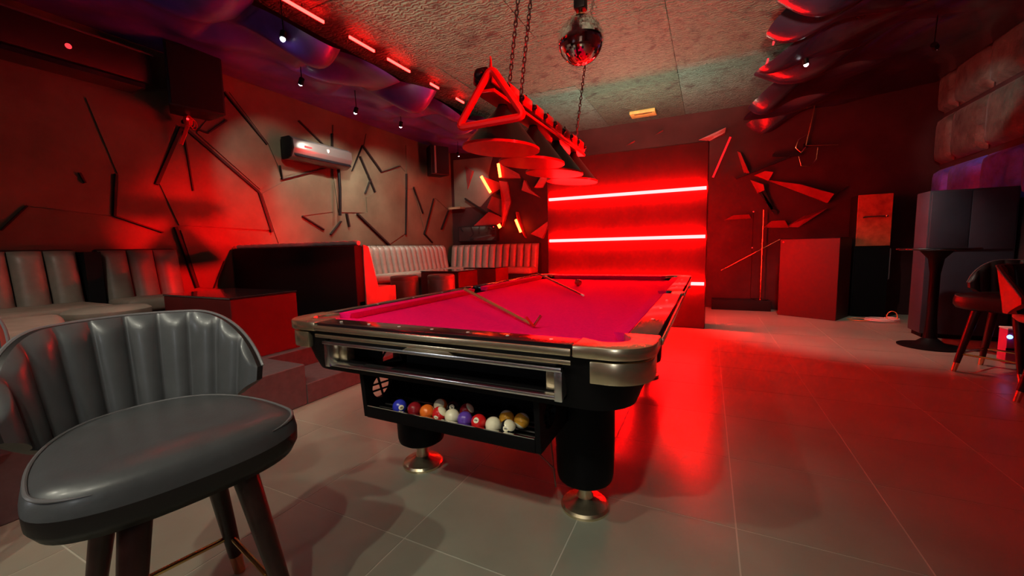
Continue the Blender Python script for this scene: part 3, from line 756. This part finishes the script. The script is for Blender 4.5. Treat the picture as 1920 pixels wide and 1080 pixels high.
make_stool('bar stool by the padded wall, half hidden behind another stool', (3.03, 3.50, 0), PI-.75, 'leather_black')
mat('leather_red', (.28, .035, .025), .4, bump=(90, .12, .003))
make_stool('bar stool with a rust red back shell standing by the padded wall', (3.03, 2.66, 0), PI+.55, 'leather_black', shell='leather_red')
make_stool('bar stool with a rust red back shell beside the brown fabric ottoman', (-1.66, -.86, 0), FR, 'leather_black', shell='leather_red')

# ------------------------------------------------------------------ benches
def pad(w, h, d, nx=10, nz=8, flat=3.):
    # one upholstered channel: width along x, height along z, bulging to +y
    rows = []
    for k in range(nz+1):
        v = k/nz; r = []
        for i in range(nx+1):
            u = i/nx*2-1
            b_ = (1-abs(u)**flat)**.5
            e = 1-max(0, (v-.86)/.14)**2*.75
            r.append((u*w/2, d*b_*e, v*h-(.0 if v < 1 else .0)))
        rows.append(r)
    rows.append([(p[0], -.06, h-.012) for p in rows[-1]])
    return rows
def bench(name, label, p0, ang, length, pitch, depth, sd, z0=.30, seat_z=.72, top=1.20, mat_b='leather_brown', mat_s='seat_fabric', dback=.22, endm='leather_black', rake=.10, ends=False):
    # local: x along the bench, +y to the front
    t = thing(name, label, 'bench', (p0[0], p0[1], z0), ang)
    H = seat_z-z0; T = top-z0
    MB().box(0, length, .02, depth-.04, 0, H-.12).build('base', endm, t, bevel=.01)
    n = 16; k = max(1, round(length/sd)); wseg = length/k
    for i in range(k):
        MB().box(i*wseg+.004, (i+1)*wseg-.004, .06, depth, H-.125, H).build('seat_cushion', mat_s, t, bevel=.04, seg=4)
    prof = [(0, 0), (0, T-.01), (.06, T), (dback-rake, T-.02), (dback, H-.05), (dback, 0)]
    MB().prism(prof, 0, length, 'x').build('back_frame', endm, t, bevel=.008)
    if ends:
        MB().prism([(.10, 0), (.10, T), (dback-rake+.05, T-.02), (dback+.06, H), (depth-.02, H), (depth-.02, 0)], length+.001, length+.022, 'x').build('end_panel', 'seat_fabric', t, bevel=.006)
    m_ = max(1, round(length/pitch)); wd = length/m_
    pd = MB().grid(pad(wd-.006, T-H+.012, .07, flat=2.4)).build('back_channel', mat_b, t, angle=80)
    sl = math.atan2(rake, T-H)
    for i in range(m_):
        o = pd if i == 0 else share(pd, 'back_channel', t, (0, 0, 0))
        o.location = (wd*(i+.5), dback-.005, H-.02); o.rotation_euler = (sl*.8, 0, 0)
    return t
# far booth: return, side run and end run
b1 = bench('banquette', 'short banquette with a tall black rear panel facing the low glass table', (-4.32, 1.86), 0, 2.03, .14, .56, .7, top=1.17, endm='black_matte', ends=True)
MB().tube([(.02+2.01*k/60, .06, .885+.006*abs(math.sin(k*PI/4))) for k in range(61)], .022, 8).build('top_roll', 'roll_pale', b1)
b2 = bench('banquette', 'long channelled brown banquette running along the bronze boarded wall', (-4.28, 6.01), -PI/2, 3.45, .14, .60, .8, dback=.20)
b3 = bench('banquette', 'channelled brown banquette under the tilted shards of the far wall', (-2.18, 6.60), PI, 2.08, .16, .58, .75, dback=.20)
# near booth
b4 = bench('bench_seat', 'three-channel brown leather bench seat beside the low glass table', (-4.28, 1.22), -PI/2, .62, .205, .62, .62, top=1.175, dback=.20)
b5 = bench('bench_seat', 'wide brown leather bench seat by the bronze wall, before the black gap', (-4.28, .46), -PI/2, 2.0, .205, .80, .68, top=1.175, dback=.20)
MB().box(-4.27, -4.05, .475, .585, .30, 1.15).build('wall_post', 'black_matte', None)
tag(bpy.data.objects['wall_post'], 'black post between the two brown leather bench seats', 'post')
def pouf(x, y, r, h, lab, m_='leather_brown', z=.30, sc=1.):
    t = thing('pouf', lab, 'pouf', (x, y, z), 0, 'round upholstered poufs')
    MB().lathe([(r*.96, 0), (r, .02), (r, h-.07), (r*.985, h-.06)], n=36).build('body', m_, t)
    MB().lathe([(r*.985, h-.062), (r*1.01, h-.045), (r*.99, h-.015), (r*.9, h), (.001, h+.006)], n=36).build('cushion', m_, t)
pouf(-2.90, 3.28, .19, .455, 'round leather pouf nearer the short banquette with the black panel')
pouf(-2.50, 3.58, .19, .455, 'round leather pouf nearer the low black table of the far booth')
pouf(-3.20, .30, .25, .42, 'low wide round pouf in front of the three-channel bench seat', 'seat_fabric')
t = thing('ottoman', 'large brown fabric ottoman between the bench seats and the grey stool', 'ottoman', (-2.70, -.48, .30), -.25)
MB().box(-.46, .46, -.36, .36, 0, .28).build('base', 'leather_black', t, bevel=.02)
MB().box(-.50, .50, -.40, .40, .282, .43).build('cushion', 'seat_fabric', t, bevel=.055, seg=4)

# low glass-topped tables
def low_table(x0, x1, y0, y1, z0, z1, lab):
    t = thing('low_table', lab, 'table', ((x0+x1)/2, (y0+y1)/2, z0), 0, 'low black box tables with glass tops')
    hx, hy, h = (x1-x0)/2, (y1-y0)/2, z1-z0
    MB().box(-hx, hx, -hy, hy, 0, h-.016).build('body', 'panel_black', t, bevel=.004, seg=1)
    MB().box(-hx-.004, hx+.004, -hy-.004, hy+.004, h-.014, h).build('glass_top', 'glass_black', t, bevel=.002, seg=1)
low_table(-3.17, -2.25, .64, 1.17, .30, .785, 'low black box table with a glass top beside the steps')
low_table(-3.35, -2.62, 4.2, 4.78, .30, .76, 'low black box table behind the two leather poufs')
low_table(-3.2, -2.52, 5.25, 5.75, .30, .76, 'low black box table next to the far wall banquette')

# ------------------------------------------------------------------ wall-mounted gear
def speaker(name, lab, c, rot, w_, d_, h_):
    t = thing(name, lab, 'speaker', c); t.rotation_euler = rot
    pr = [(-w_/2, d_/2), (w_/2, d_/2), (w_*.36, -d_/2), (-w_*.36, -d_/2)]
    MB().prism(pr, -h_/2, h_/2).build('cabinet', 'black_plastic', t, bevel=.008)
    MB().box(-w_*.46, w_*.46, d_/2, d_/2+.012, -h_*.47, h_*.47).build('grille', 'black_matte', t, bevel=.004)
    MB().box(-.05, .05, -d_/2-.13, -d_/2, -.04, .04).build('bracket', 'black_satin', t)
    return t
sp1 = speaker('wall_speaker', 'large black loudspeaker on a bracket beside the long ceiling casing', (-4.06, 1.46, 2.90), (0, 0, -PI/2-.25), .48, .34, .62)
sp2 = speaker('wall_speaker', 'black loudspeaker mounted high near the far corner of the bronze wall', (-4.07, 5.75, 2.86), (math.radians(0), 0, -PI/2-.45), .40, .30, .56)
MB().box(.10, .14, .16, .178, -.26, .26).build('side_strip', 'ac_shell', sp2)
lr = thing('led_fixture', 'red-lit clamp light with looped cable under the large loudspeaker', 'light fixture', (-4.20, 1.46, 2.54))
MB().sphere((0, 0, 0), .042, 14, 10, (1, 1, 1.4)).build('body', 'red_plastic', lr)
for k in range(3):
    MB().tube([(.03+.01*k, .03*math.cos(2*PI*i/16)+.015*k, .05*math.sin(2*PI*i/16)-.02*k) for i in range(16)], .004, 6, True).build('cable_loop', 'red_plastic', lr)
MB().sphere((.04, -.02, .01), .012, 10, 8).build('diode', 'led_dot', lr)
MB().bar((0, 0, -.04), (-.05, -.06, -.25), .02, .03).build('bracket', 'red_plastic', lr)
MB().bar((-.1, 0, 0), (0, 0, .02), .03, .03).build('arm', 'black_satin', lr)
# ceiling casing along the wall
cs = thing('screen_casing', 'long black horizontal casing high on the bronze wall with a red indicator', 'casing', (-4.2, -.35, 2.78))
MB().box(-.17, .12, -1.4, 1.48, .0, .27).build('shell', 'black_plastic', cs, bevel=.01)
MB().box(.105, .13, -1.4, 1.50, .268, .285).build('top_edge', 'chain_metal', cs)
MB().box(-.17, .10, -1.4, 1.42, -.05, -.01).build('lower_rail', 'black_gloss', cs)
MB().sphere((.122, .90, .12), .022, 12, 8, (.4, 1, 1)).build('indicator', 'led_dot', cs)
# air conditioner
ac = thing('air_conditioner', 'silver grey split air conditioner mounted on the bronze boarded wall', 'air conditioner', (-4.31, 3.11, 2.36))
pr = [(0, 0), (0, .29), (.16, .29), (.215, .25), (.225, .13), (.17, .03), (.10, 0)]
MB().prism([(x, z) for x, z in pr], -.49, .49, 'y').build('body', 'ac_shell', ac, bevel=.01)
MB().bar((.20, -.47, .055), (.20, .47, .055), .006, .05, (-.55, 0, 1)).build('louver', 'black_gloss', ac)
MB().prism([(x*1.0, z) for x, z in pr], -.515, -.492, 'y').build('end_cap', 'black_satin', ac, bevel=.006)
MB().box(.222, .228, -.33, -.22, .165, .185).build('display', 'led_dot', ac)
MB().prism([(.03, .21), (.065, .21), (.065, .18), (.0475, .155), (.03, .18)], .219, .2285, 'x').build('emblem', 'white_plastic', ac)
MB().tube([(.05, .37, .01), (.05, .37, -.30), (.05, .34, -.70)], .022, 10).build('hose', 'black_satin', ac)
# low console above the far banquette
tv = thing('wall_console', 'flat black console hanging on the far wall above the banquette', 'console', (-3.66, BACK-.10, 1.43))
MB().box(-.48, .48, -.05, .09, -.17, .17).build('body', 'black_plastic', tv, bevel=.006)
MB().box(-.46, .46, -.056, -.05, -.15, .15).build('front', 'glass_black', tv, bevel=.002)
MB().sphere((.42, -.058, .13), .012, 10, 8).build('indicator', 'led_dot', tv)
ll = tag(MB().box(-4.33, -4.02, BACK-.22, BACK-.02, 1.98, 2.03).build('wall_shelf', 'champagne'), 'small pale shelf in the far corner beside the bronze wall', 'shelf')
# yellow notice on the ceiling
ex = thing('ceiling_sign', 'small yellow sign fixed under the ceiling before the far wall', 'sign', (-.15, 6.15, CEIL-.036))
MB().box(-.20, .20, -.13, .13, -.05, 0).build('plate', 'sign_yellow', ex, bevel=.006)
MB().box(-.13, .15, -.09, -.06, -.053, -.05).build('mark', 'wood_dark', ex)

# ------------------------------------------------------------------ far right: plinth, cabinet, stands
pl = thing('plinth', 'waist-high black box plinth standing askew on the tile floor', 'plinth', (1.85, 6.15, 0), math.atan2(-.34, .64))
MB().box(0, .72, 0, .52, 0, 1.14).build('body', 'plinth_black', pl, bevel=.004, seg=1)
MB().box(-.004, .724, -.004, .524, 1.141, 1.15).build('top', 'black_satin', pl)
MB().sphere((.04, -.006, 1.10), .012, 10, 8, (1, .4, 1)).build('stud', 'red_plastic', pl)
wc = thing('wood_cabinet', 'narrow reddish wood cabinet with a bar handle behind the black plinth', 'cabinet', (2.97, 6.32, 0))
MB().box(-.19, .19, .01, .34, 0, 1.74).build('body', 'black_matte', wc, bevel=.004, seg=1)
dr_ = MB().box(-.19, .19, -.012, .008, 1.02, 1.74).build('door', 'wood_cabinet', wc, bevel=.003, seg=1)
MB().tube([(-.12, -.014, 1.42), (-.12, -.045, 1.43), (.12, -.045, 1.43), (.12, -.014, 1.42)], .009, 8).build('handle', 'chain_metal', dr_)
MB().sphere((.125, -.045, 1.43), .017, 10, 8).build('lock', 'copper', dr_)
MB().box(-.19, .19, -.010, .008, .02, 1.0).build('lower_door', 'black_satin', wc, bevel=.003, seg=1)
MB().box(.192, .205, -.01, .02, .55, .98).build('edge_strip', 'carpet_step', wc)
cb = thing('partition_cabinet', 'tall dark violet cabinet standing out from the padded velvet wall', 'cabinet', (3.36, 4.92, 0))
MB().box(-.33, .36, 0, .30, .05, 1.62).build('body', 'cab_violet', cb, bevel=.012)
MB().box(-.30, .36, .03, .27, 0, .05).build('foot', 'black_matte', cb)
MB().box(-.31, -.0, -.012, 0, .98, 1.60).build('door', 'cab_violet', cb, bevel=.004)
MB().box(.005, .34, -.012, 0, .98, 1.60).build('door', 'cab_violet', cb, bevel=.004)
# pedestal table
pd = thing('pedestal_table', 'round black bar table on a trumpet pedestal before the violet cabinet', 'table', (2.95, 4.45, 0))
MB().lathe([(.30, .99), (.305, .996), (.305, 1.004), (.30, 1.01)], n=40).build('top', 'black_gloss', pd)
MB().lathe([(.25, 0), (.25, .008), (.12, .03), (.055, .09), (.04, .3), (.04, .75), (.06, .9), (.13, .988)], n=36).build('pedestal', 'black_satin', pd)
# stage riser, microphone stand
rs = tag(MB().box(.95, 1.80, 6.44, 6.69, 0, .17).build('stage_riser', 'black_matte', bevel=.005), 'low black riser against the far wall under the microphone stand', 'riser')
ms = thing('microphone_stand', 'thin microphone stand with a boom arm on the low black riser', 'microphone stand', (1.66, 6.56, .17))
MB().lathe([(.11, 0), (.11, .012), (.02, .022), (.012, .03)], n=28).build('base', 'black_gloss', ms)
MB().cyl((0, 0, .02), (0, 0, 1.45), .009, n=10).build('pole', 'brass', ms)
MB().cyl((-.58, -.02, .48), (.24, -.02, .98), .005, n=8).build('boom', 'copper', ms)
MB().cyl((-.14, .0, .03), (-.14, .0, 1.42), .004, n=8).build('thin_rod', 'black_satin', ms)
MB().bar((-.14, 0, .02), (0, 0, .02), .02, .012).build('rod_foot', 'black_satin', ms)
MB().sphere((-.14, 0, 1.43), .013, 10, 8).build('rod_tip', 'white_plastic', ms); MB().sphere((-.14, -.004, .85), .010, 10, 8).build('clip', 'white_plastic', ms)
# wall boom with cable loops
wp = thing('wall_boom', 'thin angled rod on the far wall with looped cables', 'rod', (2.19, BACK-.06, 2.57))
MB().cyl((0, 0, 0), (.09, 0, .58), .010, n=8).build('rod', 'copper', wp)
MB().cyl((0, 0, 0), (.40, 0, -.04), .007, n=8).build('arm', 'copper', wp)
MB().tube([(.0+.0, 0, .16), (-.10, 0, .10), (-.13, 0, -.02), (-.06, 0, -.10), (0, 0, -.06)], .006, 6).build('cable_loop', 'copper', wp)
MB().tube([(.0, 0, -.02), (-.09, 0, -.14), (-.05, 0, -.30), (.06, 0, -.32), (.14, 0, -.22), (.15, 0, -.05)], .006, 6).build('cable_loop', 'copper', wp)
MB().box(-.03, .03, 0, .06, -.03, .03).build('bracket', 'black_satin', wp)
# floor cables
cb1 = thing('cable_coil', 'coiled pale cable lying on the floor by the pedestal table', 'cable', (3.02, 5.95, 0))
MB().tube([(.17*math.cos(q*.35)*(1+.02*(q % 5)), .12*math.sin(q*.35), .012+.001*q) for q in range(40)], .008, 6).build('coil', 'cable_white', cb1)
MB().tube([(.10+.055*math.cos(q*.42), .0, .075+.07*math.sin(q*.42)) for q in range(16)], .006, 6, True).build('loop', 'cable_orange', cb1)
tag(MB().tube([(2.66, 6.02, .008), (2.74, 5.98, .03), (2.82, 5.97, .03), (2.88, 5.93, .008), (2.80, 5.90, .008), (2.66, 5.93, .008)], .007, 6).build('floor_cable', 'cable_orange'), 'orange cable lying on the floor beside the black plinth', 'cable')
# small magenta device
dv = thing('power_box', 'small magenta box with a blue light on the floor behind the stools', 'box', (3.32, 3.95, 0))
MB().box(-.085, .085, -.06, .06, 0, .30).build('body', 'magenta_box', dv, bevel=.006)
MB().box(-.087, .087, -.062, .062, .301, .315).build('lid', 'white_plastic', dv, bevel=.003)
MB().sphere((-.07, -.063, .24), .018, 12, 8).build('lamp', 'led_blue', dv)
MB().box(-.087, .087, -.066, -.061, .12, .14).build('band', 'black_satin', dv)

# unseen red spot added to redden the bronze wall above the low table
RP = Vector((3.50, 2.35, 2.05)); RT = Vector((-4.2, 1.95, 1.15))
rsx = thing('added_red_spot', 'added unseen spotlight high on the padded wall throwing red light', 'spotlight', RP)
dv_ = (RT-RP).normalized()
MB().cyl(-dv_*.12, dv_*.10, .07, .085, 20).build('housing', 'black_satin', rsx)
MB().cyl(dv_*.101, dv_*.106, .07, .07, 20).build('lens', 'led_dot', rsx)
MB().box(.04, .195, -.02, .02, -.02, .02).build('bracket', 'black_satin', rsx)
spot('spot', RP+dv_*.13, RT, RED_SPOT, (1, .002, .003), 19, 1., .06)

RP = Vector((3.50, -.9, 2.3)); RT = Vector((-.02, .85, 1.78))  # second unseen red spot, added to redden the lamp and ball rack
rs2 = thing('added_red_spot', 'added unseen spotlight low on the padded wall aimed at the billiard lamp', 'spotlight', RP)
dv_ = (RT-RP).normalized()
MB().cyl(-dv_*.12, dv_*.10, .07, .085, 20).build('housing', 'black_satin', rs2)
MB().cyl(dv_*.101, dv_*.106, .07, .07, 20).build('lens', 'led_dot', rs2)
MB().box(.04, .245, -.02, .02, -.02, .02).build('bracket', 'black_satin', rs2)
spot('spot', RP+dv_*.13, RT, 1500, (1, .003, .004), 17, 1., .06)
